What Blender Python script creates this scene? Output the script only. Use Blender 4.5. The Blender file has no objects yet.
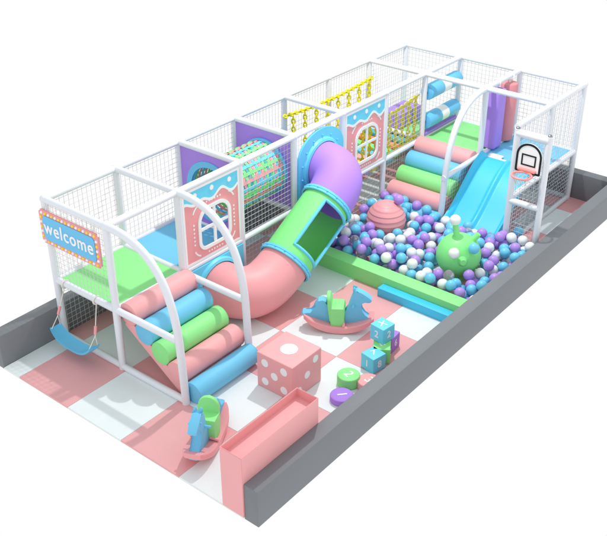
import bpy, bmesh, math, random
from mathutils import Vector, Matrix
random.seed(7)
PI = math.pi
S = 1.2                 # one bay of the play frame is 1.2 m; shapes below are given in bays
H, P = 1.779, 0.771     # frame top and deck height, in bays
WY = 0.994              # bays across are a hair narrower
sc = bpy.context.scene
C = sc.collection

# ------------------------------------------------------------------ materials
def lin(c):
    return tuple((x/12.92 if x <= .04045 else ((x+.055)/1.055)**2.4) for x in c)
def mat(name, rgb, rough=.5, metal=0, coat=0, bump=0, bscale=60, mottle=.05, trans=0, ior=1.45, sss=0, spec=.5):
    m = bpy.data.materials.new(name); m.use_nodes = True
    nt = m.node_tree; b = nt.nodes['Principled BSDF']
    c = lin(rgb)
    b.inputs['Roughness'].default_value = rough
    b.inputs['Metallic'].default_value = metal
    b.inputs['Coat Weight'].default_value = coat
    b.inputs['Coat Roughness'].default_value = .15
    b.inputs['IOR'].default_value = ior
    b.inputs['Specular IOR Level'].default_value = spec
    b.inputs['Transmission Weight'].default_value = trans
    tc = nt.nodes.new('ShaderNodeTexCoord')
    n = nt.nodes.new('ShaderNodeTexNoise'); n.inputs['Scale'].default_value = 2.3; n.inputs['Detail'].default_value = 4
    nt.links.new(tc.outputs['Object'], n.inputs['Vector'])
    mx = nt.nodes.new('ShaderNodeMix'); mx.data_type = 'RGBA'
    mx.inputs[6].default_value = (*[max(0, v*(1-mottle)) for v in c], 1)
    mx.inputs[7].default_value = (*[min(1, v*(1+mottle)) for v in c], 1)
    nt.links.new(n.outputs['Fac'], mx.inputs[0]); nt.links.new(mx.outputs[2], b.inputs['Base Color'])
    mr = nt.nodes.new('ShaderNodeMapRange'); mr.inputs[3].default_value = rough*.85; mr.inputs[4].default_value = min(1, rough*1.15)
    nt.links.new(n.outputs['Fac'], mr.inputs[0]); nt.links.new(mr.outputs[0], b.inputs['Roughness'])
    if bump:
        n2 = nt.nodes.new('ShaderNodeTexNoise'); n2.inputs['Scale'].default_value = bscale; n2.inputs['Detail'].default_value = 3
        nt.links.new(tc.outputs['Object'], n2.inputs['Vector'])
        bp = nt.nodes.new('ShaderNodeBump'); bp.inputs['Strength'].default_value = bump; bp.inputs['Distance'].default_value = .004
        nt.links.new(n2.outputs['Fac'], bp.inputs['Height']); nt.links.new(bp.outputs[0], b.inputs['Normal'])
    return m
PINK=(.93,.66,.665); BLUE=(.44,.77,.91); GREEN=(.56,.90,.55); PURP=(.67,.52,.88); CYAN=(.26,.78,.93)
M = dict(
 pink=mat('pink_vinyl', PINK, .58, bump=.25), blue=mat('blue_vinyl', BLUE, .58, bump=.25),
 green=mat('green_vinyl', GREEN, .58, bump=.25), purple=mat('purple_vinyl', PURP, .58, bump=.25),
 cyan=mat('cyan_plastic', CYAN, .42, coat=.08), deepblue=mat('blue_plastic', (.40,.75,.92), .45, coat=.05),
 tpink=mat('pink_plastic', (.93,.63,.64), .48, coat=.05), tgreen=mat('green_plastic', (.52,.91,.53), .48, coat=.05),
 tpurple=mat('purple_plastic', (.69,.52,.90), .62, coat=0, spec=.35),
 white=mat('white_foam_sleeve', (.89,.90,.92), .4, mottle=.02), netw=mat('white_net_cord', (.80,.80,.81), .7),
 board=mat('white_board', (.95,.95,.95), .35, mottle=.01),
 grey=mat('grey_vinyl_wall', (.475,.485,.50), .6, bump=.3, bscale=25, mottle=.07),
 black=mat('black_print', (.06,.06,.07), .5), yellow=mat('yellow_plastic', (.88,.84,.06), .35),
 lampy=mat('yellow_bulb', (1,.85,.2), .3), dpink=mat('pink_print', (.93,.62,.63), .5), skyblue=mat('blue_print', (.42,.82,.94), .45),
 matpink=mat('pink_floor_mat', (.89,.65,.655), .5, bump=.3, bscale=40), matwhite=mat('white_floor_mat', (.89,.915,.915), .45, bump=.3, bscale=40),
 edge=mat('pale_mat_edge', (.86,.85,.80), .7), rope=mat('white_rope', (.9,.88,.84), .8), steel=mat('steel', (.6,.6,.62), .3, metal=1),
 ballb=mat('ball_blue', (.42,.77,.90), .4, coat=.1), ballp=mat('ball_purple', (.70,.55,.88), .4, coat=.1),
 ballw=mat('ball_white', (.92,.93,.92), .3, coat=.2), ballc=mat('ball_clear', (.95,.96,1), .06, trans=.85),
 bagpink=mat('red_pink_vinyl', (.88,.56,.58), .6, bump=.25),
 orange=mat('orange_plank', (.95,.55,.38), .4), teal=mat('teal_plank', (.30,.72,.70), .4),
 coral=mat('coral_rim', (.95,.60,.58), .35), window=mat('dark_green_window', (.22,.42,.24), .12, coat=.6),
)

# ------------------------------------------------------------------ helpers
def BM(): return bmesh.new()
def box(bm, x0,x1,y0,y1,z0,z1, bev=0, seg=2, mi=0):
    r = bmesh.ops.create_cube(bm, size=1)
    vs = r['verts']
    for v in vs:
        v.co = Vector((x0+(v.co.x+.5)*(x1-x0), y0+(v.co.y+.5)*(y1-y0), z0+(v.co.z+.5)*(z1-z0)))
    fs = set(f for v in vs for f in v.link_faces)
    for f in fs: f.material_index = mi
    if bev:
        es = list(set(e for v in vs for e in v.link_edges))
        bmesh.ops.bevel(bm, geom=es, offset=bev, segments=seg, profile=.6, affect='EDGES', material=-1)
    return bm
def frame_at(t):
    t = t.normalized(); a = Vector((0,0,1)) if abs(t.z) < .9 else Vector((1,0,0))
    u = t.cross(a).normalized(); return u, u.cross(t).normalized()
def tube(bm, pts, r, n=12, mi=0, caps=True, closed=False):
    pts = [Vector(p) for p in pts]; N = len(pts)
    rs = r if isinstance(r,(list,tuple)) else [r]*N
    rings=[]; pu=None
    for i,p in enumerate(pts):
        if closed: t = pts[(i+1)%N]-pts[i-1]
        elif i==0: t = pts[1]-p
        elif i==N-1: t = p-pts[-2]
        else: t = (pts[i+1]-p).normalized()+(p-pts[i-1]).normalized()
        t.normalize()
        if pu is None: u,v = frame_at(t)
        else:
            u = (pu - t*pu.dot(t)).normalized(); v = u.cross(t)
        pu = u
        rings.append([bm.verts.new(p+(u*math.cos(2*PI*k/n)+v*math.sin(2*PI*k/n))*rs[i]) for k in range(n)])
    for i in range(N if closed else N-1):
        a,b = rings[i], rings[(i+1)%N]
        for k in range(n):
            f = bm.faces.new((a[k],a[(k+1)%n],b[(k+1)%n],b[k])); f.material_index=mi
    if caps and not closed:
        for rg in (rings[0],rings[-1]):
            f = bm.faces.new(rg); f.material_index=mi
    return bm
def roll(bm, p0, p1, r, bev=.015, n=28, mi=0):
    p0,p1=Vector(p0),Vector(p1); d=(p1-p0).normalized()
    return tube(bm,[p0,p0+d*bev*.3,p0+d*bev,p1-d*bev,p1-d*bev*.3,p1],[r-bev,r-bev*.3,r,r,r-bev*.3,r-bev],n,mi)
def sphere(bm, c, r, u=24, v=14, sz=1, mi=0):
    q=bmesh.ops.create_uvsphere(bm,u_segments=u,v_segments=v,radius=1)
    for w in q['verts']: w.co = Vector(c)+Vector((w.co.x*r,w.co.y*r,w.co.z*r*sz))
    for f in set(f for w in q['verts'] for f in w.link_faces): f.material_index=mi
    return bm
def lathe(bm, prof, c=(0,0,0), n=32, mi=0):
    rings=[]
    for r,z in prof:
        if r<1e-6: rings.append([bm.verts.new((c[0],c[1],c[2]+z))])
        else: rings.append([bm.verts.new((c[0]+r*math.cos(2*PI*k/n),c[1]+r*math.sin(2*PI*k/n),c[2]+z)) for k in range(n)])
    for a,b in zip(rings,rings[1:]):
        for k in range(n):
            if len(a)==1 and len(b)==1: continue
            if len(a)==1: f=bm.faces.new((a[0],b[k],b[(k+1)%n]))
            elif len(b)==1: f=bm.faces.new((a[k],a[(k+1)%n],b[0]))
            else: f=bm.faces.new((a[k],a[(k+1)%n],b[(k+1)%n],b[k]))
            f.material_index=mi
    return bm
def prism(bm, outline, mapf, t0, t1, bev=0, mi=0):
    """outline in 2-D, extruded between t0 and t1 along the third axis; mapf(u,v,t)->xyz"""
    a=[bm.verts.new(mapf(u,v,t0)) for u,v in outline]; b=[bm.verts.new(mapf(u,v,t1)) for u,v in outline]
    f0=bm.faces.new(a); f1=bm.faces.new(b[::-1]); n=len(a); fs=[f0,f1]
    for i in range(n): fs.append(bm.faces.new((a[i],b[i],b[(i+1)%n],a[(i+1)%n])))
    for f in fs: f.material_index=mi
    if bev:
        bmesh.ops.bevel(bm, geom=list(f0.edges)+list(f1.edges), offset=bev, segments=2, profile=.6, affect='EDGES', material=-1)
    return bm
def link(name, me, mats, parent):
    o = bpy.data.objects.new(name, me); C.objects.link(o)
    for m in mats: me.materials.append(m)
    if parent: o.parent = parent
    return o
def obj(name, bm, m, parent=None, local=False, ang=38, kind=None, label=None):
    bmesh.ops.recalc_face_normals(bm, faces=bm.faces[:])
    org = Vector((0,0,0))
    if parent is not None and not local:
        p = parent
        while p is not None: org += p.location; p = p.parent
        org = org/S
    own = Vector((0,0,0))
    if parent is None and not local:
        xs=[v.co for v in bm.verts]
        own = Vector(((min(c.x for c in xs)+max(c.x for c in xs))/2,(min(c.y for c in xs)+max(c.y for c in xs))/2,min(c.z for c in xs)))
        org = own
    for v in bm.verts: v.co = (v.co-org)*S
    bm.normal_update()
    for f in bm.faces: f.smooth=True
    for e in bm.edges:
        if len(e.link_faces)==2 and e.calc_face_angle(0)>math.radians(ang): e.smooth=False
    me = bpy.data.meshes.new(name); bm.to_mesh(me); bm.free()
    o = link(name, me, m if isinstance(m,(list,tuple)) else [m], parent)
    if parent is None: o.location = own*S
    if kind: o['kind']=kind
    if label: o['label']=label
    return o
def thing(name, label, cat, loc=(0,0,0), rotz=0, group=None):
    o = bpy.data.objects.new(name, None); C.objects.link(o); o.empty_display_size=.1
    o.location = Vector(loc)*S; o.rotation_euler=(0,0,rotz); o['label']=label; o['category']=cat
    if group: o['group']=group
    return o
def tag(o,label,cat,group=None,kind=None):
    o['label']=label; o['category']=cat
    if group: o['group']=group
    if kind: o['kind']=kind
    return o
_dg = None
def flat(outs, depth):
    """bmesh of a filled 2-D shape (first outline outer, others holes) with thickness, lying in XY from z=0 to depth"""
    cu = bpy.data.curves.new('outline','CURVE'); cu.dimensions='2D'; cu.fill_mode='BOTH'; cu.extrude=depth/2
    for o in outs:
        sp=cu.splines.new('POLY'); sp.points.add(len(o)-1)
        for i,(u,v) in enumerate(o): sp.points[i].co=(u,v,depth/2,1)
        sp.use_cyclic_u=True
    return from_curve(cu)
def from_curve(cu):
    ob=bpy.data.objects.new('tmp',cu); C.objects.link(ob)
    dg=bpy.context.evaluated_depsgraph_get(); me=bpy.data.meshes.new_from_object(ob.evaluated_get(dg))
    bpy.data.objects.remove(ob); bpy.data.curves.remove(cu)
    bm=BM(); bm.from_mesh(me); bpy.data.meshes.remove(me)
    for f in bm.faces: f.material_index=0
    bmesh.ops.remove_doubles(bm, verts=bm.verts[:], dist=1e-5)
    return bm
def text(s,size,depth):
    cu=bpy.data.curves.new('letters','FONT'); cu.body=s; cu.size=size; cu.extrude=depth/2; cu.align_x='CENTER'; cu.align_y='CENTER'; cu.offset=size*.010; cu.space_character=1.13 if len(s)>2 else 1
    bm=from_curve(cu)
    for v in bm.verts: v.co.z+=depth/2
    return bm
def place(bm, M4, mi=None):
    for v in bm.verts: v.co = M4 @ v.co
    return bm
def mat4(o,ux,uy,uz):
    m=Matrix.Identity(4)
    for i,c in enumerate((ux,uy,uz)):
        for j in range(3): m[j][i]=c[j]
    for j in range(3): m[j][3]=o[j]
    return m
def onY(x,y,z): return mat4((x,y,z),(1,0,0),(0,0,1),(0,-1,0))      # faces the open front (-y)
def onX(x,y,z): return mat4((x,y,z),(0,-1,0),(0,0,1),(-1,0,0))     # faces the open side (-x)
def merge(dst, src, mi=0):
    me=bpy.data.meshes.new('m'); src.to_mesh(me); src.free()
    n0=len(dst.faces); dst.from_mesh(me); dst.faces.ensure_lookup_table()
    for f in dst.faces[n0:]: f.material_index=mi
    bpy.data.meshes.remove(me); return dst
def rrect(w,h,r,cx=0,cy=0,n=6,top=None):
    o=[]; 
    for (sx,sy,a0) in ((1,1,0),(-1,1,90),(-1,-1,180),(1,-1,270)):
        rr = top if (top and sy>0) else r
        for k in range(n+1):
            a=math.radians(a0+90*k/n); o.append((cx+sx*(w/2-rr)+rr*math.cos(a), cy+sy*(h/2-rr)+rr*math.sin(a)))
    return o
def circ(r,cx=0,cy=0,n=24): return [(cx+r*math.cos(2*PI*k/n),cy+r*math.sin(2*PI*k/n)) for k in range(n)]
def bez(P0,P1,P2,P3,n):
    P0,P1,P2,P3=map(Vector,(P0,P1,P2,P3)); o=[]
    for i in range(n+1):
        t=i/n; o.append(P0*(1-t)**3+P1*3*t*(1-t)**2+P2*3*t*t*(1-t)+P3*t**3)
    return o
def cp(o, parent=None):
    c=o.copy(); C.objects.link(c); c.parent=parent
    for ch in list(o.children): cp(ch,c)
    return c

# ------------------------------------------------------------------ floor and low walls
X0, X1, YF, YB = -.825, 7.09, -.565, 3.03
T = .8255
bm=BM()
xs=[X0]; 
while xs[-1]<X1-1e-3: xs.append(min(xs[-1]+T,X1))
ys=[YF,.275]
while ys[-1]<YB-1e-3: ys.append(min(ys[-1]+T,YB))
for i in range(len(xs)-1):
    for j in range(len(ys)-1):
        g=.0012
        box(bm,xs[i]+g,xs[i+1]-g,ys[j]+g,ys[j+1]-g,-.02,0,bev=.0018,seg=1,mi=(1+i+j)%2)   # first column: white, pink, white ...
box(bm,X0+.002,X1,YF,YB,-.024,-.006,mi=2)
tag_floor=obj('floor',bm,[M['matpink'],M['matwhite'],M['edge']],kind='structure')
for f in tag_floor.data.polygons: pass
HW=.40; TW=.165
def wall(x0,x1,y0,y1,label,cat='low wall'):
    o=obj('low_wall',box(BM(),x0,x1,y0,y1,-.022,HW,bev=.006),M['grey']); tag(o,label,cat); return o
wall(X0+.002,X1+TW,YB+.001,YB+TW,'long low grey padded wall along the back, behind the netting')
wall(X1+.001,X1+TW,YF,YB-.001,'short low grey padded wall closing the far right end')
wall(X0+.002,X1+TW,YF-TW,YF-.001,'long low grey padded wall along the near front edge')

# ------------------------------------------------------------------ play frame
def Y(j): return j*WY
fr = thing('play_frame','white padded climbing frame with netting and coloured decks','play frame',(0,0,0))
RT=.042
def post(x,y,z0=0,z1=H,r=RT):
    b=BM(); sphere(b,(x,y,H),RT*1.18,14,10); obj('corner_cap',b,M['white'],fr)
    b=tube(BM(),[(x,y,z0),(x,y,z1)],r,16)
    obj('post',b,M['white'],fr)
def rail(a,b,r=RT*.92,name='rail'):
    obj(name,tube(BM(),[a,b],r,14),M['white'],fr)
for i in range(8): post(i,Y(3))
for i in range(8): post(i,Y(2))
for (x,j) in ((7,1),(7,0),(6,1),(6,0)): post(x,Y(j))
for z,k in ((H,1),(P,1)):
    for i in range(7):
        rail((i,Y(3),z),(i+1,Y(3),z)); rail((i,Y(2),z),(i+1,Y(2),z))
for i in (0,1,2,3,4,6): rail((i,Y(2),H),(i,Y(3),H))
for j in range(3):
    rail((7,Y(j),H),(7,Y(j+1),H)); rail((7,Y(j),P),(7,Y(j+1),P)); rail((7,Y(j),.03),(7,Y(j+1),.03))
for j in range(2): rail((6,Y(j),H),(6,Y(j+1),H)); rail((6,Y(j),P),(6,Y(j+1),P))
rail((6,Y(1),H),(7,Y(1),H)); rail((6,Y(1),P),(7,Y(1),P)); rail((5,Y(1),P),(6,Y(1),P))
for i in (5,6): rail((i,0,H),(i+1,0,H)); rail((i,0,P),(i+1,0,P)); rail((i,0,.03),(i+1,0,.03))
for x in (0,1,2,3,4,6): rail((x,Y(2),P),(x,Y(3),P))
rail((0,1.06,P),(0,Y(2),P)); rail((1,1.03,P),(1,Y(2),P))
rail((0,1.02,.03),(0,Y(2),.03)); rail((0,Y(2),.03),(0,Y(3),.03))
def arch(x,y,dx,dy):
    pts=[(0,H-0.0),(.25,H-.005)]
    o=[(x+dx*s,y+dy*s,z) for s,z in [(0,H)]]
    c=bez((0,H,0),(.62,H+.03,0),(.90,1.45,0),(.955,.75,0),18)
    o=[(x+dx*p.x,y+dy*p.x,p.y) for p in c]+[(x+dx*.985,y+dy*.985,0)]
    obj('arched_rail',tube(BM(),o,RT*1.02,16),M['white'],fr)
arch(0,Y(2),0,-1); arch(1,Y(2),0,-1); arch(6,Y(1),-1,0)
# decks
def deck(x0,x1,j0,j1,m): obj('deck',box(BM(),x0+.03,x1-.03,Y(j0)+.03,Y(j1)-.03,P-.06,P+.012,bev=.01),M[m],fr,label='soft %s deck pad'%('green' if m=='green' else 'blue'))
deck(0,1,2,3,'green'); deck(1,2,2,3,'blue'); deck(3,4,2,3,'blue'); deck(6,7,2,3,'green'); deck(6,7,1,2,'green'); deck(6,7,0,1,'blue')
deck(2,3,2,3,'blue') if False else None
# safety nets
def net(o,u,v,lu,lv,parent=None,s=.062,r=.0025):
    o,u,v=Vector(o),Vector(u),Vector(v); b=BM(); w=u.cross(v)
    nu=max(2,round(lu/s)); nv=max(2,round(lv/s))
    for k in range(1,nu):
        jt=(random.random()-.5)*.004
        a=o+u*(lu*k/nu+jt); mid=w*random.uniform(-.004,.004)
        tube(b,[a,a+v*lv*.5+mid,a+v*lv],r,4,caps=False)
    for k in range(1,nv):
        a=o+v*(lv*k/nv)+w*r*1.2; mid=w*random.uniform(-.004,.004)-v*.003
        tube(b,[a,a+u*lu*.5+mid,a+u*lu],r,4,caps=False)
    obj('safety_net',b,M['netw'],parent or fr)
for i in range(7):
    net((i,Y(3),P),(1,0,0),(0,0,1),1,H-P); net((i,Y(3),.02),(1,0,0),(0,0,1),1,P-.02)
net((0,Y(2),P),(0,1,0),(0,0,1),WY,H-P)
for j in range(3):
    net((7,Y(j),P),(0,1,0),(0,0,1),WY,H-P); net((7,Y(j),.03),(0,1,0),(0,0,1),WY,P-.03)
net((6,0,P),(1,0,0),(0,0,1),1,H-P); net((6,0,.03),(1,0,0),(0,0,1),1,P-.03); net((5,0,.03),(1,0,0),(0,0,1),1,P-.03)
net((5,0,P),(1,0,0),(0,0,1),1,H-P)
net((2,Y(2),P),(1,0,0),(0,0,1),1,H-P)
for i in (2,3,4,5): net((i,Y(2),.02),(1,0,0),(0,0,1),1,P-.02)
net((5,Y(2),P),(1,0,0),(0,0,1),1,H-P)
net((5.04,Y(1),.02),(1,0,0),(0,0,1),.96,P-.02)

# ------------------------------------------------------------------ welcome sign
sg=thing('welcome_sign','blue welcome sign with pink bulb-studded border on the left end','sign',(-.05,Y(2.55),1.27))
w,h=.97,.41; n_=.03
def notched(w,h,q):
    o=[]
    for sx,sy in ((1,-1),(1,1),(-1,1),(-1,-1)):
        c=[(sx*w/2,sy*(h/2-q)),(sx*(w/2-q),sy*(h/2-q)),(sx*(w/2-q),sy*h/2)]
        if sx*sy<0: c=c[::-1]
        o+=c
    return o
cy=1.475; yc=2.545
Ms=onX(-.044,yc,cy)
obj('border',place(flat([notched(w,h,.03)],.018),Ms),M['dpink'],sg)
obj('face',place(flat([rrect(w-.12,h-.12,.05)],.008),onX(-.0625,yc,cy)),M['deepblue'],sg)
obj('lettering',place(text('welcome',.222,.008),onX(-.071,yc,cy+.01)@Matrix.Diagonal((.90,1,1,1))),M['board'],sg)
pts=[]
nx,ny=16,6
for k in range(nx): 
    u=-w/2+.055+(w-.11)*k/(nx-1); pts+= [(u,h/2-.033),(u,-h/2+.033)]
for k in range(1,ny): 
    v=-h/2+.033+(h-.066)*k/ny; pts+=[(w/2-.033,v),(-w/2+.033,v)]
for i,(u,v) in enumerate(sorted(pts,key=lambda p:math.atan2(p[1]*w/h,p[0]))):
    b=BM(); p=Ms@Vector((u,v,.018)); sphere(b,p,.0175,12,8); obj('bulb',b,M['lampy'] if i%2 else M['board'],sg)
for u in (-w/2+.1,w/2-.1):
    b=BM(); p=Ms@Vector((u,h/2-.01,-.004)); tube(b,[p,p+Vector((.04,0,.10)),Vector((0,p.y,H-.03))],.008,8); obj('hanger',b,M['white'],sg)

# ------------------------------------------------------------------ window panels with house print
def house_panel(x0,label):
    x0+=.035; W=.93; z0=P+.035; Hh=H-P-.065; yp=Y(2)-.012
    t=thing('window_panel',label,'panel',(x0+W/2,yp,z0),0,'house window panels')
    o=onY(x0,yp+.012,z0)
    cx,cyy=W*.53,Hh*.41; ww,wh=.49,.49
    hole=rrect(ww,wh,.10,cx,cyy,8,top=.17)
    obj('pink_board',place(flat([[(0,0),(W,0),(W,Hh),(0,Hh)],hole],.022),o),[M['dpink']],t)
    # white edging
    e=flat([[(0,0),(W,0),(W,Hh),(0,Hh)],[(.03,.03),(W-.03,.03),(W-.03,Hh-.03),(.03,Hh-.03)]],.006)
    obj('edging',place(e,onY(x0,yp-.0105,z0)),M['board'],t)
    # blue roof band with wavy lower edge
    wave=[(u,Hh*.80+.030*math.sin(u*PI*2/.31+1.2)+ .02*math.sin(u*13)) for u in [.03+(W-.06)*k/40 for k in range(41)]]
    obj('roof_band',place(flat([wave+[(W-.03,Hh-.03),(.03,Hh-.03)]],.004),onY(x0,yp-.0105,z0)),M['skyblue'],t)
    lo=[(u,v-.022) for u,v in wave]; up=[(u,v+.012) for u,v in wave]
    obj('wavy_trim',place(flat([lo+up[::-1]],.005),onY(x0,yp-.0115,z0)),M['board'],t)
    for k,u in enumerate((.2,.47,.76)):
        obj('dot',place(flat([circ(.030,u,Hh*(.90 if k!=1 else .905))],.004),onY(x0,yp-.0150,z0)),M['board'],t)
    # window frame with cross bars
    fw=.035; q=[]
    outer=rrect(ww+.05,wh+.05,.12,cx,cyy,8,top=.19)
    inner=rrect(ww-.03,wh-.03,.085,cx,cyy,8,top=.155)
    wf=obj('window_frame',place(flat([outer,inner],.016),onY(x0,yp-.0110,z0)),M['board'],t)
    obj('crossbar',box(BM(),x0+cx-.017,x0+cx+.017,yp-.022,yp-.004,z0+cyy-wh/2+.016,z0+cyy+wh/2-.016),M['board'],wf)
    obj('crossbar',box(BM(),x0+cx-ww/2+.016,x0+cx+ww/2-.016,yp-.020,yp-.006,z0+cyy-.017,z0+cyy+.017),M['board'],wf)
    # printed dashes round the window
    b=BM()
    def mark(u,v,a,l,r):
        s=flat([rrect(l,r,r*.49,0,0,4)],.003); place(s,onY(x0,yp-.0100,z0)@Matrix.Translation((u,v,0))@Matrix.Rotation(a,4,'Z')); merge(b,s)
    a_,b_=ww/2+.085,wh/2+.075
    for k in range(6): mark(cx-.11+.044*k,cyy+b_,0,.024,.024); mark(cx-.11+.044*k,cyy-b_,0,.024,.024)
    for k in range(6): mark(cx-a_,cyy-.15+.05*k,PI/2,.024,.024); mark(cx+a_,cyy-.15+.05*k,PI/2,.024,.024)
    for sx,sy in ((1,1),(-1,1),(-1,-1),(1,-1)):
        ax,ay=cx+sx*(a_-.13),cyy+sy*(b_-.13); an=[math.radians(20+5*k) for k in range(11)]
        pl=[(ax+sx*.150*math.cos(a),ay+sy*.150*math.sin(a)) for a in an]+[(ax+sx*.130*math.cos(a),ay+sy*.130*math.sin(a)) for a in an[::-1]]
        sdash=flat([pl],.003); place(sdash,onY(x0,yp-.0100,z0)); merge(b,sdash)
    obj('dash_print',b,M['board'],t)
house_panel(1,'pink house panel with white cross window, above the low pink end of the tube slide')
house_panel(4,'pink house panel with white cross window, beside the purple top end of the tube slide')

# ------------------------------------------------------------------ purple dividers and net tunnel
TR=.34; TY=Y(2.47); TZ=P+.49
for x,l in ((2,'purple divider board with round hole at the left mouth of the net tunnel'),(3,'purple divider board with round hole at the right mouth of the net tunnel')):
    b=flat([[(0,0),(WY-.07,0),(WY-.07,H-P-.06),(0,H-P-.06)],circ(TR,Y(3)-.035-TY,TZ-P-.03,40)],.03)
    place(b,onX(x+.015,Y(3)-.035,P+.03)); o=obj('divider_board',b,M['purple']); tag(o,l,'panel','purple divider boards')
tn=thing('net_tunnel','crawl tunnel woven from pink, green and blue straps with blue end rings','tunnel',(2.5,TY,TZ-TR))
for x in (2.0,3.0):
    s = 1 if x==2 else -1
    b=BM(); tube(b,[(x+s*.03,TY+(TR+.01)*math.cos(2*PI*k/40),TZ+(TR+.01)*math.sin(2*PI*k/40)) for k in range(40)],.03,10,closed=True); obj('end_ring',b,M['deepblue'],tn)
    b=flat([circ(TR+.055,0,0,40),circ(TR-.02,0,0,40)],.012); place(b,onX(x-.016 if x==2 else x+.03,TY,TZ)); obj('end_flange',b,M['deepblue'],tn)
cols=['tgreen','tpink','skyblue','tpink','tgreen','teal']
NR=16
for i in range(NR):
    x=2.08+.84*i/(NR-1); b=BM(); n=36
    V=[[ (x+dx+.006*math.sin(k*2.1+i),TY+(TR+rr+.006*math.sin(k*PI*.5*2+i*PI))*math.cos(2*PI*k/n),TZ+(TR+rr+.006*math.sin(k*PI+i*PI))*math.sin(2*PI*k/n)) for k in range(n)] for dx,rr in ((-.021,0),(.021,0),(.021,.007),(-.021,.007))]
    V=[[b.verts.new(p) for p in r] for r in V]
    for a in range(4):
        for k in range(n): b.faces.new((V[a][k],V[a][(k+1)%n],V[(a+1)%4][(k+1)%n],V[(a+1)%4][k]))
    obj('hoop_strap',b,M[cols[i%len(cols)]],tn)
for k in range(26):
    a=2*PI*(k+.5)/26; b=BM(); pts=[]
    c,s=math.cos(a),math.sin(a); wd=.018
    rings=[]
    for i in range(25):
        x=2.04+.92*i/24; rr=TR+.010+.010*math.sin((x-2.08)/.84*(NR-1)*PI+k*PI)
        rings.append([b.verts.new((x,TY+r2*math.cos(a+da),TZ+r2*math.sin(a+da))) for r2,da in ((rr,-wd/TR),(rr,wd/TR),(rr+.006,wd/TR),(rr+.006,-wd/TR))])
    for p,q in zip(rings,rings[1:]):
        for m in range(4): b.faces.new((p[m],p[(m+1)%4],q[(m+1)%4],q[m]))
    obj('length_strap',b,M[['skyblue','tgreen','tpink'][k%3]],tn)

# ------------------------------------------------------------------ tube slide
ts=thing('tube_slide','closed tube slide with purple top elbow, green middle and pink bottom elbow','slide',(2.5,1.6,0))
R=.315; yo=1.50
A=(3.50,Y(2)-.03,1.24); up=bez(A,(3.50,1.50,1.24),(3.50,1.47,1.27),(3.06,yo,1.005),16)
up=bez(A,(3.50,1.62,1.26),(3.56,1.44,1.27),(3.04,yo,.99),18)
B0=up[-1]; B1=Vector((2.23,yo,.52)); d=(B1-B0).normalized()
up=bez(A,(3.50,1.66,1.25),tuple(B0-d*.42),tuple(B0),20)
low=bez(tuple(B1),tuple(B1+d*.52),(1.50,1.50,.36),(1.50,Y(2)-.03,.37),20)
def shell(bm,pts,r,n=36,th=.02):
    tube(bm,pts,r,n,caps=False); tube(bm,pts,r-th,n,caps=False)
    return bm
obj('top_elbow',shell(BM(),up,R),M['tpurple'],ts); obj('bottom_elbow',shell(BM(),low,R),M['tpink'],ts)
# green straight section with a big rectangular window on the front upper side
L=(B1-B0).length; side=Vector((0,-1,0)); upv=side.cross(d).normalized()
if upv.z<0: upv=-upv
def cyl(s,a,r): return B0+d*s+(side*math.cos(a)+upv*math.sin(a))*r
b=BM(); ns,na=24,72; a0,a1=math.radians(-35),math.radians(61); s0,s1=L*.10,L*.84
for th in (R,R-.02):
    g=[[b.verts.new(cyl(L*i/ns,2*PI*k/na,th)) for k in range(na)] for i in range(ns+1)]
    for i in range(ns):
        for k in range(na):
            s=L*(i+.5)/ns; a=2*PI*(k+.5)/na; a = a-2*PI if a>PI else a
            if s0<s<s1 and a0<a<a1: continue
            b.faces.new((g[i][k],g[i][(k+1)%na],g[i+1][(k+1)%na],g[i+1][k]))
obj('middle_tube',b,M['tgreen'],ts)
b=BM(); pts=[]
kk=14
for i in range(kk): pts.append(cyl(s0+(s1-s0)*i/kk,a0,R))
for i in range(kk): pts.append(cyl(s1,a0+(a1-a0)*i/kk,R))
for i in range(kk): pts.append(cyl(s1-(s1-s0)*i/kk,a1,R))
for i in range(kk): pts.append(cyl(s0,a1-(a1-a0)*i/kk,R))
tube(b,pts,.021,8,closed=True); wf=obj('window_frame',b,M['skyblue'],ts)
def ring(c,t,r=R,m='skyblue'):
    t=Vector(t).normalized(); b=BM(); tube(b,[c-t*.034,c-t*.030,c-t*.004,c-t*.002,c+t*.002,c+t*.004,c+t*.030,c+t*.034],[r+.012,r+.034,r+.034,r+.026,r+.026,r+.034,r+.034,r+.012],40,caps=False)
    return obj('joint_ring',b,M[m],ts)
for c in (B0,B1):
    ring(c,d)
    for k in range(16):
        a=2*PI*k/16; b=BM(); p=c+(side*math.cos(a)+upv*math.sin(a))*(R+.036); sphere(b,p,.011,8,6); obj('bolt',b,M['deepblue'],ts)
def flange(cx,cz,w,z0,z1,arched):
    o=[]
    if arched:
        r=w/2; o=[(cx+r,z0)]+[(cx+r*math.cos(PI*k/24),z1-r*.72+r*.72*math.sin(PI*k/24)) for k in range(25)]+[(cx-r,z0)]
    else: o=[(cx-w/2,z0),(cx+w/2,z0),(cx+w/2,z1),(cx-w/2,z1)]
    b=flat([o,circ(R-.02,cx,cz,40)],.03); place(b,onY(0,Y(2)-.02,0)); f=obj('wall_flange',b,M['skyblue'],ts)
    c=Vector((cx,Y(2)-.06,cz)); b=BM(); tube(b,[c+Vector((0,.012,0)),c+Vector((0,-.02,0)),c+Vector((0,-.03,0))],[R+.06,R+.045,R+.012],40,caps=False); obj('collar',b,M['skyblue'],ts)
    for k in range(10):
        a=2*PI*k/14+.2; p=(cx+(R+.09)*math.cos(a),Y(2)-.055,cz+(R+.09)*math.sin(a))
        if z0+.02<p[2]<z1-.02 and abs(p[0]-cx)<w/2-.02: b=BM(); sphere(b,p,.013,8,6); obj('bolt',b,M['deepblue'],ts)
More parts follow.
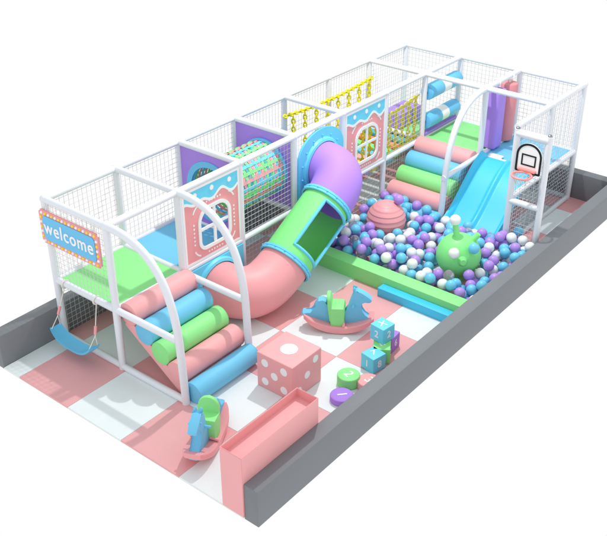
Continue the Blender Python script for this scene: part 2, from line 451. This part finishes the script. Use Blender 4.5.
flange(3.5,1.24,.93,P+.03,H-.04,True); flange(1.5,.37,.93,.0,P-.03,False)

# ------------------------------------------------------------------ roller steps
def roller_steps(name,label,axis):
    """axis 'x': rollers run along x (left set); 'y': along y (far set)"""
    if axis=='x':
        t=thing(name,label,'steps',(.5,1.5,0),0,'foam roller steps')
        f=lambda s,l,z:(.05+.94*l, Y(2)-.09-s, z)
    else:
        t=thing(name,label,'steps',(5.5,1.5,0),0,'foam roller steps')
        f=lambda s,l,z:(5.91-s, Y(2)-.03-.93*l, z)
    cs=['pink','blue','green','pink','blue']
    for i,c in enumerate(cs):
        s=.03+.228*i; z=P-.045-.152*i; r=.134 if i<4 else .124
        b=BM(); roll(b,f(s,.0,z),f(s,1.0,z),r,.02); ro=obj('roller',b,M[c],t)
        # seam line and zip around the sleeve near each end
        for l in (.012,.988):
            bb=BM(); c0=Vector(f(s,l,z)); ax=(Vector(f(s,1,z))-Vector(f(s,0,z))).normalized(); u,v=frame_at(ax)
            tube(bb,[c0+(u*math.cos(2*PI*k/28)+v*math.sin(2*PI*k/28))*(r-.003) for k in range(28)],.0035,5,closed=True); obj('piping',bb,M[c],ro)
    # sloping backing pad and its base
    def mp(u,v,tt):
        return f(u,tt,v)
    out=[(-.05,P-.20),(.02,P-.10),(.90,.09),(.90,.005),(.78,.005)]
    b=BM(); prism(b,out,mp,.01,.99,bev=.006); obj('ramp_pad',b,M['pink'],t)
    return t
roller_steps('roller_steps','foam roller steps under the near left arches','x')
roller_steps('roller_steps','foam roller steps rising from the ball pit left of the cyan slide','y')

# ------------------------------------------------------------------ chain bridge
cb=thing('chain_bridge','hanging bridge with yellow chain handrails and coloured planks between the decks','bridge',(5,Y(2.5),P-.1))
def chainlinks(pts,parent,name,lk=.056,r=.0115):
    pts=[Vector(p) for p in pts]; b=BM(); seg=[(q-p).length for p,q in zip(pts,pts[1:])]; T_=sum(seg); n=max(1,round(T_/(lk*1.05)))
    def at(s):
        for p,q,l in zip(pts,pts[1:],seg):
            if s<=l: return p+(q-p)*(s/l),(q-p).normalized()
            s-=l
        return pts[-1],(pts[-1]-pts[-2]).normalized()
    for i in range(n):
        c,t=at(T_*(i+.5)/n); u,v=frame_at(t)
        w_=u if i%2 else v
        w_=(u+v*(1 if i%2 else -1)).normalized()
        ring_=[c+t*(lk*.72*math.cos(2*PI*k/8))+w_*(lk*.42*math.sin(2*PI*k/8)) for k in range(8)]
        tube(b,ring_,r,5,closed=True)
    return obj(name,b,M['yellow'],parent)
for yy,sag in ((Y(3)-.08,.05),(Y(2)+.08,.09)):
    zt=1.53 if yy>2.5 else 1.44
    xs_=[3.9+2.08*k/16 for k in range(17)]
    hp=[(x,yy,zt-sag*math.sin(PI*(x-3.98)/2.0)) for x in xs_]
    chainlinks(hp,cb,'chain_handrail')
    nk=8 if yy>2.5 else 12
    for k in range(nk):
        x=4.1+1.806*k/(nk-1); z=zt-sag*math.sin(PI*(x-3.98)/2.0)
        chainlinks([(x,yy,z-.02),(x,yy,P+.02)],cb,'hanging_chain')
    chainlinks([(x,yy,P+.03-.10*math.sin(PI*(x-3.98)/2.0)) for x in xs_],cb,'lower_chain')
pc=['orange','teal','tgreen','purple','yellow','pink','deepblue','tgreen','orange','teal']
for k in range(10):
    x=4.13+.19*k; z=P-.02-.10*math.sin(PI*(x-4)/2.0)
    b=BM(); box(b,x-.065,x+.065,Y(2)+.06,Y(3)-.06,z-.03,z+.03,bev=.015); obj('plank',b,M[pc[k]],cb)

# purple block, squeeze rollers, hanging bags
o=obj('foam_block',box(BM(),6.05,6.62,Y(2.42),Y(2.75),P+.014,P+.26,bev=.02,seg=3),M['purple']); tag(o,'purple foam block on the far green deck behind the yellow chains','foam block')
for z,l in ((1.47,'upper blue squeeze roller with a white middle band, at the far end'),(1.02,'lower blue squeeze roller with a white middle band, at the far end')):
    t=thing('squeeze_roller',l,'roller',(6.5,Y(2),z-.115),0,'blue squeeze rollers')
    obj('foam_sleeve',roll(BM(),(6.07,Y(2),z),(6.42,Y(2),z),.112),M['deepblue'],t)
    obj('foam_sleeve',roll(BM(),(6.60,Y(2),z),(6.93,Y(2),z),.112),M['deepblue'],t)
    obj('middle_band',tube(BM(),[(6.415,Y(2),z),(6.605,Y(2),z)],.110,28),M['board'],t)
    obj('axle',tube(BM(),[(6.03,Y(2),z),(6.97,Y(2),z)],.02,10),M['steel'],t)
o=obj('foam_beam',box(BM(),6.05,6.95,Y(2)-.04,Y(2)+.05,P+.036,P+.085,bev=.012),M['purple']); tag(o,'thin purple foam beam lying under the lower blue squeeze roller','foam beam')
def bag(x,y,m,r,square,label,z1=H-.10,z0=P+.03):
    t=thing('hanging_bag',label,'punching bag',(x,y,z0),0,'hanging foam bags')
    b=BM()
    if square: box(b,x-r,x+r,y-r,y+r,z0,z1,bev=.05,seg=4)
    else: lathe(b,[(0,0),(r-.04,0),(r-.01,.012),(r,.05),(r,z1-z0-.05),(r-.01,z1-z0-.012),(r-.04,z1-z0),(0,z1-z0)],(x,y,z0),28)
    obj('foam_body',b,M['bagpink'] if m=='pink' else M[m],t)
    b=BM(); tube(b,[(x,y+.055*math.cos(2*PI*k/20),H+.055*math.sin(2*PI*k/20)-.012) for k in range(20)],.014,8,closed=True); obj('hanging_ring',b,M['board'],t)
    b=BM(); tube(b,[(x,y,z1-.01),(x,y,H-.055)],.012,8); obj('strap',b,M['board'],t)
bag(6.33,Y(1)+.02,'purple',.125,True,'purple square foam bag hanging beside the top of the cyan slide')
bag(6.70,Y(1)+.0,'pink',.125,False,'pink round foam bag hanging behind the purple one')

# ------------------------------------------------------------------ wide cyan slide, two lanes
sl=thing('wide_slide','wide cyan two-lane slide dropping from the blue deck into the ball pit','slide',(5.5,.5,0))
def sz(s): # s 0..1 from top to bottom, gentle wave
    z0,z1=P+.03,.10
    if s<.10: return z0
    q=(s-.10)/.90; return z0+(z1-z0)*(q*q*(3-2*q)*.35+q*.65)+.018*math.sin(q*PI*2)
def lanes(y):
    # cross profile height added
    ya,yb=.10,.93; e=min(y-ya,yb-y); mid=abs(y-(ya+yb)/2)
    h=0
    if e<.07: h=.085*math.cos(min(1,e/.07)*PI/2)**.6
    if mid<.045: h=max(h,.05*math.cos(mid/.045*PI/2)**.7)
    return h
b=BM(); ns,nw=40,56; top=[];bot=[]
for i in range(ns+1):
    s=i/ns; x=6.02-1.12*s; fa=min(1,s/.1+.25)
    top.append([b.verts.new((x,.10+.83*k/nw,sz(s)+lanes(.10+.83*k/nw)*fa)) for k in range(nw+1)])
    bot.append([b.verts.new((x,.10+.83*k/nw,sz(s)-.03)) for k in range(nw+1)])
for i in range(ns):
    for k in range(nw):
        b.faces.new((top[i][k],top[i][k+1],top[i+1][k+1],top[i+1][k])); b.faces.new((bot[i][k],bot[i+1][k],bot[i+1][k+1],bot[i][k+1]))
    for k in (0,nw): b.faces.new((top[i][k],top[i+1][k],bot[i+1][k],bot[i][k]))
for i in (0,ns):
    for k in range(nw): b.faces.new((top[i][k],top[i][k+1],bot[i][k+1],bot[i][k]))
obj('chute',b,M['cyan'],sl,ang=60)
obj('lip_glint',box(BM(),6.02,6.10,.66,.87,P+.028,P+.048,bev=.008),M['board'],sl)  # white strip modelled in place of the bright reflection at the chute top

# ------------------------------------------------------------------ basketball frame
bb=thing('basketball_hoop','white netted frame with basketball backboard and pink hoop beside the slide','basketball hoop',(5,-.22,0))
ya,yb=-.02,-.455; xf=5.0; HB=1.76
def q_(name,a,b_,r=.042,m='white'): return obj(name,tube(BM(),[a,b_],r,16),M[m],bb)
q_('post',(xf,ya,0),(xf,ya,HB)); q_('post',(xf,yb,0),(xf,yb,HB))
q_('crossbar',(xf,ya,HB-.05),(xf,yb,HB-.05),.05); q_('crossbar',(xf,ya,.76),(xf,yb,.76)); q_('crossbar',(xf,ya,.03),(xf,yb,.03),.03)
for y in (ya,yb):
    b=BM(); sphere(b,(xf,y,HB+.005),.03,12,8,.8); obj('cap',b,M['steel'],bb)
net((xf,yb,.03),(0,1,0),(0,0,1),ya-yb,HB-.08,parent=bb,s=.062)
mo=(ya+yb)/2
b=flat([rrect(.35,.40,.02,0,0,6,top=.17)],.014); place(b,onX(xf-.038,mo,1.425)); bd=obj('backboard',b,M['board'],bb)
b=flat([rrect(.35,.40,.02,0,0,8,top=.17),rrect(.296,.346,.01,0,0,8,top=.145)],.004); place(b,onX(xf-.0525,mo,1.425)); obj('outline',b,M['black'],bd)
b=flat([rrect(.20,.155,.004,0,0,2),rrect(.162,.117,.003,0,0,2)],.004); place(b,onX(xf-.0525,mo,1.40)); obj('target_square',b,M['black'],bd)
obj('hoop_bracket',box(BM(),xf-.10,xf-.053,mo-.12,mo+.12,1.26,1.29,bev=.006),M['coral'],bb)
b=BM(); tube(b,[(xf-.20+.115*math.cos(2*PI*k/32),mo+.125*math.sin(2*PI*k/32),1.245) for k in range(32)],.014,10,closed=True); hp=obj('hoop_ring',b,M['coral'],bb)
b=BM()
for k in range(10):
    a=2*PI*k/10; a2=a+2*PI/20
    for sgn in (-1,1):
        tube(b,[(xf-.20+(.112-.02*j)*math.cos(a+sgn*j*.31),mo+(.12-.02*j)*math.sin(a+sgn*j*.31),1.235-.04*j) for j in range(4)],.003,4,caps=False)
obj('hoop_net',b,M['netw'],hp)

# ------------------------------------------------------------------ ball pit wall and step
o=obj('pit_wall',box(BM(),3.13,3.33,YF+.003,Y(2)-.05,0,.205,bev=.008),M['green']); tag(o,'low light green foam wall along the near side of the ball pit','foam wall')
o=obj('foam_step',box(BM(),2.995,3.128,YF+.003,.655,0,.115,bev=.008),M['cyan']); tag(o,'long cyan foam step leaning against the green pit wall','foam step')

# blower balls standing in the pit
def planet():
    t=thing('ridged_ball','pink ridged planet ball rising from the pit near the tube slide','play ball',(4.33,1.45,0))
    b=BM(); r=.27; prof=[]
    for k in range(61):
        a=-PI/2+PI*k/60; rr=r*math.cos(a); z=r*math.sin(a)
        ph=(k%5)/5; prof.append((max(0,rr*(1.01-.05*ph)),z))
    prof[0]=(0,-r); prof[-1]=(0,r)
    lathe(b,prof,(4.33,1.45,.27),40); obj('ridged_shell',b,M['tpink'],t,ang=50)
    obj('stand',tube(BM(),[(4.33,1.45,0),(4.33,1.45,.06)],.12,20),M['tpink'],t)
planet()
gb=thing('horned_ball','round green ball with short horn stalks standing in the ball pit','play ball',(4.01,.12,0))
gc=Vector((4.01,.12,.33)); gr=.285
b=BM(); sphere(b,gc,gr,40,24); obj('round_body',b,M['tgreen'],gb)
obj('stand',tube(BM(),[(gc.x,gc.y,0),(gc.x,gc.y,.08)],.13,20),M['tgreen'],gb)
rv_=Vector((.6276,-.7786,-.0014)); uv_=Vector((.3978,.3191,.8602)); fv_=Vector((.6693,.5404,-.5099))
horns=[((-.10,.13,1),.15,.036),(rv_*.55+uv_*.62-fv_*.45,.10,.036),(rv_*-.31-fv_*.95+uv_*.02,.02,.034),(rv_*.36+uv_*.18-fv_*.9,.02,.034),(rv_*.02-uv_*.33-fv_*.94,.05,.045)]
tips=[]
for dv,l,r in horns:
    dv=Vector(dv).normalized(); b=BM(); p=gc+dv*(gr-.02); q=gc+dv*(gr+l); tube(b,[p,p+dv*.03,q-dv*.01,q],[r*1.7,r*1.1,r,r*.8],18); obj('horn',b,M['tgreen'],gb); tips.append((q,dv))

# ------------------------------------------------------------------ balls
BR=.070
ballm={}
for key,m in (('blue','ballb'),('purple','ballp'),('white','ballw'),('clear','ballc')):
    b=BM(); sphere(b,(0,0,0),BR,20,12)
    for v in b.verts: v.co*=S
    for f in b.faces: f.smooth=True
    me=bpy.data.meshes.new('ball_%s'%key); b.to_mesh(me); b.free(); me.materials.append(M[m]); ballm[key]=me
obst=[(gc,gr),(Vector((4.33,1.45,.27)),.27)]
spots=[]; grid={}
def near(x,y):
    cx,cy_=int(x/(2*BR)),int(y/(2*BR))
    for i in (-1,0,1):
        for j in (-1,0,1):
            for p in grid.get((cx+i,cy_+j),()): yield p
def rest(x,y):
    z=BR
    for p in near(x,y):
        d2=(p[0]-x)**2+(p[1]-y)**2
        if d2<4*BR*BR: z=max(z,p[2]+math.sqrt(4*BR*BR-d2))
    for c,r in obst:
        d2=(c.x-x)**2+(c.y-y)**2
        if d2<(r+BR)**2: return 9
    return z
def slide_h(x,y):
    if x>4.86 and .06<y<.97: return True
    if x>5.02 and y>.97: return True
    if x>5.10: return True
    return False
xa,xb,yaa,ybb=3.33+BR,5.10,YF+BR+.004,Y(2)-BR-.02
fails=0
while fails<420:
    best=None
    for _ in range(14):
        x=random.uniform(xa,xb); y=random.uniform(yaa,ybb)
        if slide_h(x,y) or (abs(x-5)<.1 and (abs(y-ya)<.1 or abs(y-yb)<.1)): continue
        z=rest(x,y)
        if best is None or z<best[2]: best=(x,y,z)
    if best is None: continue
    lim=.285+.045*math.sin(best[0]*3.1)*math.cos(best[1]*2.7)+(.03 if best[0]>4.4 else 0)
    if best[2]>lim: fails+=1; continue
    fails=max(0,fails-1)
    spots.append(best); grid.setdefault((int(best[0]/(2*BR)),int(best[1]/(2*BR))),[]).append(best)
extra=[]
cam_loc=Vector((-5.2121,-4.7940,6.2111))
def exposed(p):
    n=0
    d_=(cam_loc-Vector(p)).normalized(); P_=Vector(p)
    for sx,sy in ((0,0),(.6,0),(-.6,0),(0,.7)):
        s_=P_+Vector((.63*sx*BR,-.78*sx*BR,sy*BR))
        ok=True
        for dx in (-2,-1,0,1,2):
            for dy in (-2,-1,0,1,2):
                for o_ in grid.get((int(p[0]/(2*BR))+dx,int(p[1]/(2*BR))+dy),()):
                    if o_ is p: continue
                    w_=Vector(o_)-s_; tt=w_.dot(d_)
                    if tt>0 and (w_-d_*tt).length<BR: ok=False; break
                if not ok: break
            if not ok: break
        n+=ok
    return n
vis=[(exposed(p),p) for p in spots]
cands=sorted([v for v in vis if v[0]>=1],key=lambda v:(-(v[0])/4.0/( (cam_loc-Vector(v[1])).length**2)))
ind=cands[:296]; indset=set(id(v[1]) for v in ind)
names={'blue':'light blue plastic ball lying in the ball pit','purple':'lilac purple plastic ball lying in the ball pit','white':'white plastic ball lying in the ball pit','clear':'clear see-through plastic ball lying in the ball pit'}
def pick():
    r=random.random(); return 'blue' if r<.38 else 'purple' if r<.69 else 'white' if r<.93 else 'clear'
def put(p,k,label=None,group=True):
    o=bpy.data.objects.new('pit_ball',ballm[k]); C.objects.link(o); o.location=Vector(p)*S; o.rotation_euler=(random.random()*6,random.random()*6,0)
    tag(o,label or names[k],'ball',('%s balls in the ball pit'%k) if group else None)
for v in ind: put(v[1],pick())
b=BM(); km={'blue':0,'purple':1,'white':2,'clear':3}
for n_v,p in vis:
    if id(p) in indset: continue
    sphere(b,p,BR,14,9,mi=km[pick()])
o=obj('pit_balls',b,[M['ballb'],M['ballp'],M['ballw'],M['ballc']]); tag(o,'mixed balls deeper down and further back in the ball pit','balls',kind='stuff')
q,dv=tips[0]; put(q+dv*BR*.9,'white','white ball on the tall horn of the green ball',False)
q,dv=tips[2]; put(q+dv*BR*.9,'white','white ball on the front horn of the green ball',False)
q,dv=tips[3]; put(q+dv*BR*.9,'blue','blue ball on the front right horn of the green ball',False)
put(Vector((4.33,1.45,.27))+Vector((.30,-.37,.88)).normalized()*(.27+BR*.97),'purple','lilac ball balanced on top of the pink planet',False)

# ------------------------------------------------------------------ dice
dc=thing('foam_dice','big pink foam dice with white spots, in the middle of the floor','dice',(.955,.385,0))
ds=.49; x0,x1,y0,y1=.71,1.20,.14,.63; hz=.44
obj('cube_body',box(BM(),x0,x1,y0,y1,0.001,hz,bev=.012,seg=3),M['pink'],dc)
def pip(m4,r):
    b=flat([circ(r,0,0,28)],.005); place(b,m4); obj('spot',b,M['board'],dc)
cx,cy2=(x0+x1)/2,(y0+y1)/2
pip(mat4((cx,cy2,hz-.001),(1,0,0),(0,1,0),(0,0,1)),.095)
for u,v in ((-.13,.12),(.13,.12),(0,0),(-.13,-.12),(.13,-.12)): pip(onX(x0+.001,cy2-u,hz/2+v),.047)
for u,v in ((-.14,-.13),(0,0),(.14,.13)): pip(onY(cx+u,y0+.001,hz/2+v),.045)
for u in (-.13,.13):
    for v in (-.12,0,.12): pip(mat4((x1-.001,cy2+u,hz/2+v),(0,1,0),(0,0,1),(1,0,0)),.045)
for u,v in ((-.13,-.12),(.13,.12),(-.13,.12),(.13,-.12)): pip(mat4((cx+u,y1-.001,hz/2+v),(-1,0,0),(0,0,1),(0,1,0)),.045)

# ------------------------------------------------------------------ number cubes and cylinders
def numcube(label,cx,cy_,z,rot,m,top,left,right,s=.195):
    t=thing('number_cube',label,'cube',(cx,cy_,z),rot,'foam number cubes')
    bd=obj('cube_body',box(BM(),-s/2,s/2,-s/2,s/2,.001,s,bev=.008,seg=3),M[m],t,local=True)
    for txt,mm in ((top,mat4((0,0,s-.001),(.9,-.43,0),(.43,.9,0),(0,0,1))),(left,mat4((-s/2+.001,0,s/2),(0,-1,0),(0,0,1),(-1,0,0))),(right,mat4((0,-s/2+.001,s/2),(1,0,0),(0,0,1),(0,-1,0)))):
        b=text(txt,.12,.005); place(b,mm); obj('numeral',b,M['board'],t,local=True)
numcube('purple number cube half hidden under the top blue cube',2.165,-.075,0,.1,'tpurple','3','5','6')
numcube('green number cube between the two blue cubes',1.935,-.145,0,.55,'green','4','6','3')
numcube('blue number cube raised on the purple cube, marked with an X and a 2',2.035,-.075,.197,-.12,'skyblue','X','2','2')
numcube('blue number cube on the floor nearest the round number pads',1.745,-.165,0,-.18,'skyblue','7','1','8')
def numcyl(label,cx,cy_,r,h,m,txt,rot):
    t=thing('number_pad',label,'foam pad',(cx,cy_,0),0,'round foam number pads')
    b=BM(); lathe(b,[(0,0),(r-.01,0),(r,.01),(r,h-.012),(r-.004,h-.004),(r-.012,h),(0,h)],(0,0,.001),36)
    obj('round_body',b,M[m],t,local=True)
    b=text(txt,.15,.004); place(b,Matrix.Translation((0,0,h))@Matrix.Rotation(rot,4,'Z')); obj('numeral',b,M['board'],t,local=True)
numcyl('round green foam pad marked 2',1.34,-.125,.125,.125,'green','2',-1.9)
numcyl('round pink foam pad marked 3, half behind the front wall',1.42,-.335,.125,.10,'pink','3',-1.9)
numcyl('round purple foam pad marked 1',1.07,-.235,.125,.07,'tpurple','1',-2.3)

# ------------------------------------------------------------------ pink trough box
tx0,tx1,ty0,ty1,tz=-.835,.25,-.575,-.30,.70
b=BM(); box(b,tx0,tx1,-.5640,ty1,0,tz)
tf=max(b.faces,key=lambda f:f.calc_center_median().z)
bmesh.ops.inset_region(b,faces=[tf],thickness=.016,depth=0)
r_=bmesh.ops.extrude_face_region(b,geom=[tf]); 
for v in [g for g in r_['geom'] if isinstance(g,bmesh.types.BMVert)]: v.co.z-=.10
bmesh.ops.delete(b,geom=[tf],context='FACES_ONLY') if tf.is_valid else None
bmesh.ops.bevel(b,geom=[e for e in b.edges if e.is_manifold and e.calc_face_angle(0)>.5],offset=.004,segments=2,affect='EDGES')
o=obj('foam_trough',b,M['pink']); tag(o,'tall narrow pink foam box with open top beside the near corner wall','foam box')

# ------------------------------------------------------------------ rocking horses
def horse():
    t=thing('rocking_horse','blue rocking horse with green saddle and pink rocker, seen side-on beside the cubes','rocking horse',(0,0,0),0,'rocking horses')
    mp=lambda u,v,tt:(u,tt,v)
    def arc(s,z0): return z0+.95*s*s
    # rocker: dished slab, rounded in plan, upturned ends
    b=BM(); n=28; rows=[]
    for i in range(n+1):
        s=-.41+.82*i/n; e=1-abs(s/.41)**5*.45; w_=.15*e
        zb=.001+.85*s*s; zt=zb+.095*(1-abs(s/.41)**4*.35)
        rows.append([b.verts.new((s,y,z)) for y,z in ((-w_*.86,zb),(w_*.86,zb),(w_,zb+.012),(w_,zt-.012),(w_*.92,zt),(-w_*.92,zt),(-w_,zt-.012),(-w_,zb+.012))])
    for p,q in zip(rows,rows[1:]):
        for k in range(8): b.faces.new((p[k],p[(k+1)%8],q[(k+1)%8],q[k]))
    b.faces.new(rows[0]); b.faces.new(rows[-1]); obj('rocker',b,M['tpink'],t,local=True)
    neck=[(.02,.06),(.02,.20),(.07,.22),(.10,.30),(.125,.39),(.15,.47),(.165,.515),(.175,.555),(.19,.535),(.215,.545),(.25,.53),(.30,.495),(.345,.465),(.375,.435),(.372,.405),(.345,.39),(.30,.40),(.262,.405),(.245,.38),(.24,.33),(.255,.27),(.29,.215),(.345,.17),(.40,.145),(.395,.12),(.20,.06)]
    b=BM(); prism(b,neck,mp,-.05,.05,bev=.018); obj('head_and_neck',b,M['blue'],t,local=True)
    rump=[(-.02,.06),(-.02,.24),(-.13,.30),(-.145,.385),(-.19,.405),(-.245,.39),(-.285,.33),(-.29,.25),(-.325,.205),(-.38,.20),(-.425,.225),(-.44,.20),(-.415,.165),(-.35,.135),(-.25,.08)]
    b=BM(); prism(b,rump,mp,-.055,.055,bev=.018); obj('rump_and_tail',b,M['blue'],t,local=True)
    # saddle: side flaps, seat, tall rounded backrest
    b=BM(); flap=[(-.10,.33),(.055,.335),(.07,.30),(.065,.12),(.03,.06),(-.02,.035),(-.07,.06),(-.095,.12)]
    prism(b,flap,mp,-.115,.115,bev=.014); sd=obj('saddle_seat',b,M['green'],t,local=True)
    b=BM(); mb=lambda u,v,tt:(tt-.10*0-(v-.30)*.12-.10,u,v)
    prism(b,[(u*1.0,v) for u,v in rrect(.215,.36,.03,0,.31,6,top=.10)],mb,-.022,.022,bev=.012); obj('backrest',b,M['green'],t,local=True)
    b=BM(); roll(b,(.165,-.115,.36),(.165,.115,.36),.014,.006,14); obj('handlebar',b,M['blue'],t,local=True)
    for sy in (-1,1):
        b=BM(); sphere(b,(.17,sy*.03,.555),.018,10,8,1.9); obj('ear',b,M['blue'],t,local=True)
        b=BM(); sphere(b,(.262,sy*.051,.475),.011,10,8); obj('eye',b,M['blue'],t,local=True)
        b=BM(); roll(b,(.06,sy*.05,.13),(.06,sy*.15,.115),.016,.006,12); obj('footrest',b,M['tpink'],t,local=True)
    return t
h1=horse(); h1.location=Vector((2.13,.60,0))*S; h1.rotation_euler[2]=math.radians(-57)
h2=cp(h1); h2.location=Vector((-.31,.40,0))*S; h2.rotation_euler[2]=math.radians(205)
h2['label']='blue rocking horse with green saddle, seen head-on near the pink trough box'

# ------------------------------------------------------------------ swing
sw=thing('swing','blue sling swing on white ropes hanging under the left end','swing',(-.2,Y(2.55),.12))
a0_,a1_=Vector((-.005,2.83,P)),Vector((-.005,2.30,P))
e0,e1=Vector((-.17,2.86,.36)),Vector((-.17,2.24,.36))
n=24; b=BM(); rows=[]
for i in range(n+1):
    t_=i/n; y=2.86-.67*t_; z=.17+.13*abs(2*t_-1)**3.0+ .0; xx=-.20
    w_=.085-.012*abs(2*t_-1)**6
    rows.append([b.verts.new((xx+dx,y,z+dz)) for dx,dz in ((-w_,.012),(-w_*.5,-.0),(w_*.5,-.0),(w_,.012),(w_,-.016),(w_*.5,-.028),(-w_*.5,-.028),(-w_,-.016))])
for p,q in zip(rows,rows[1:]):
    for k in range(8): b.faces.new((p[k],p[(k+1)%8],q[(k+1)%8],q[k]))
b.faces.new(rows[0]); b.faces.new(rows[-1]); obj('sling_seat',b,M['deepblue'],sw)
for a,y in ((a0_,2.845),(a1_,2.205)):
    j=Vector((-.155,y,.42)); 
    obj('rope',tube(BM(),[a,j],.006,8),M['rope'],sw)
    for dx in (-.06,.06): obj('rope',tube(BM(),[j,Vector((-.20+dx,y,.295))],.005,8),M['rope'],sw)
    dd=(a-j).normalized(); obj('grip_sleeve',tube(BM(),[j+dd*.02,j+dd*.11],.017,12),M['tpink'],sw)
    b=BM(); tube(b,[(a.x+.047*math.cos(2*PI*k/16),a.y,P+.047*math.sin(2*PI*k/16)) for k in range(16)],.010,6,closed=True); obj('rope_loop',b,M['rope'],sw)

# ------------------------------------------------------------------ camera, light, world
q=dict(a=0.6792177701876442,b=-0.5351229760065175,roll=-0.0015945451849,f=929.9908736)
cd=bpy.data.cameras.new('Camera'); cam=bpy.data.objects.new('Camera',cd); C.objects.link(cam); sc.camera=cam
fv=Vector((math.cos(q['b'])*math.cos(q['a']),math.cos(q['b'])*math.sin(q['a']),math.sin(q['b'])))
rv=fv.cross(Vector((0,0,1))).normalized(); uv=rv.cross(fv)
c_,s_=math.cos(q['roll']),math.sin(q['roll']); r2=rv*c_+uv*s_; u2=uv*c_-rv*s_
mw=Matrix.Identity(4)
for j in range(3): mw[j][0]=r2[j]; mw[j][1]=u2[j]; mw[j][2]=-fv[j]; mw[j][3]=cam_loc[j]*S
cam.matrix_world=mw
cd.sensor_fit='HORIZONTAL'; cd.sensor_width=36; cd.lens=q['f']*36/607; cd.clip_end=200; cd.clip_start=.1
cd.shift_x=-(303.61-303.5)/607; cd.shift_y=(268.305-268)/607

ld=bpy.data.lights.new('key_light','SPOT'); ld.energy=1300; ld.shadow_soft_size=.10; ld.color=(1,.985,.96); ld.spot_size=math.radians(150); ld.spot_blend=.3
lo=bpy.data.objects.new('key_light',ld); C.objects.link(lo); lo.location=Vector((4.0,1.5,6.0))*S
w=bpy.data.worlds.new('World'); sc.world=w; w.use_nodes=True
nt=w.node_tree; bg=nt.nodes['Background']
tc=nt.nodes.new('ShaderNodeTexCoord'); sx=nt.nodes.new('ShaderNodeSeparateXYZ'); rp=nt.nodes.new('ShaderNodeValToRGB')
mr=nt.nodes.new('ShaderNodeMapRange'); mr.inputs[1].default_value=-1; mr.inputs[2].default_value=1
nt.links.new(tc.outputs['Generated'],sx.inputs[0]); nt.links.new(sx.outputs[2],mr.inputs[0]); nt.links.new(mr.outputs[0],rp.inputs[0])
rp.color_ramp.elements[0].position=.50; rp.color_ramp.elements[0].color=(1.0,1.0,1.0,1)
rp.color_ramp.elements[1].position=.60; rp.color_ramp.elements[1].color=(.89,.94,.97,1)
nt.links.new(rp.outputs[0],bg.inputs['Color']); bg.inputs['Strength'].default_value=1.0
sc.view_settings.view_transform='Standard'; sc.view_settings.look='None'; sc.view_settings.exposure=0; sc.view_settings.gamma=1
mp_=nt.nodes.new('ShaderNodeMapRange'); mp_.inputs[1].default_value=-1; mp_.inputs[2].default_value=.2; mp_.inputs[3].default_value=1.12; mp_.inputs[4].default_value=1.0
nt.links.new(sx.outputs[1],mp_.inputs[0]); nt.links.new(mp_.outputs[0],bg.inputs['Strength'])
sc.render.engine='CYCLES'
sc.cycles.max_bounces=8; sc.cycles.transparent_max_bounces=8
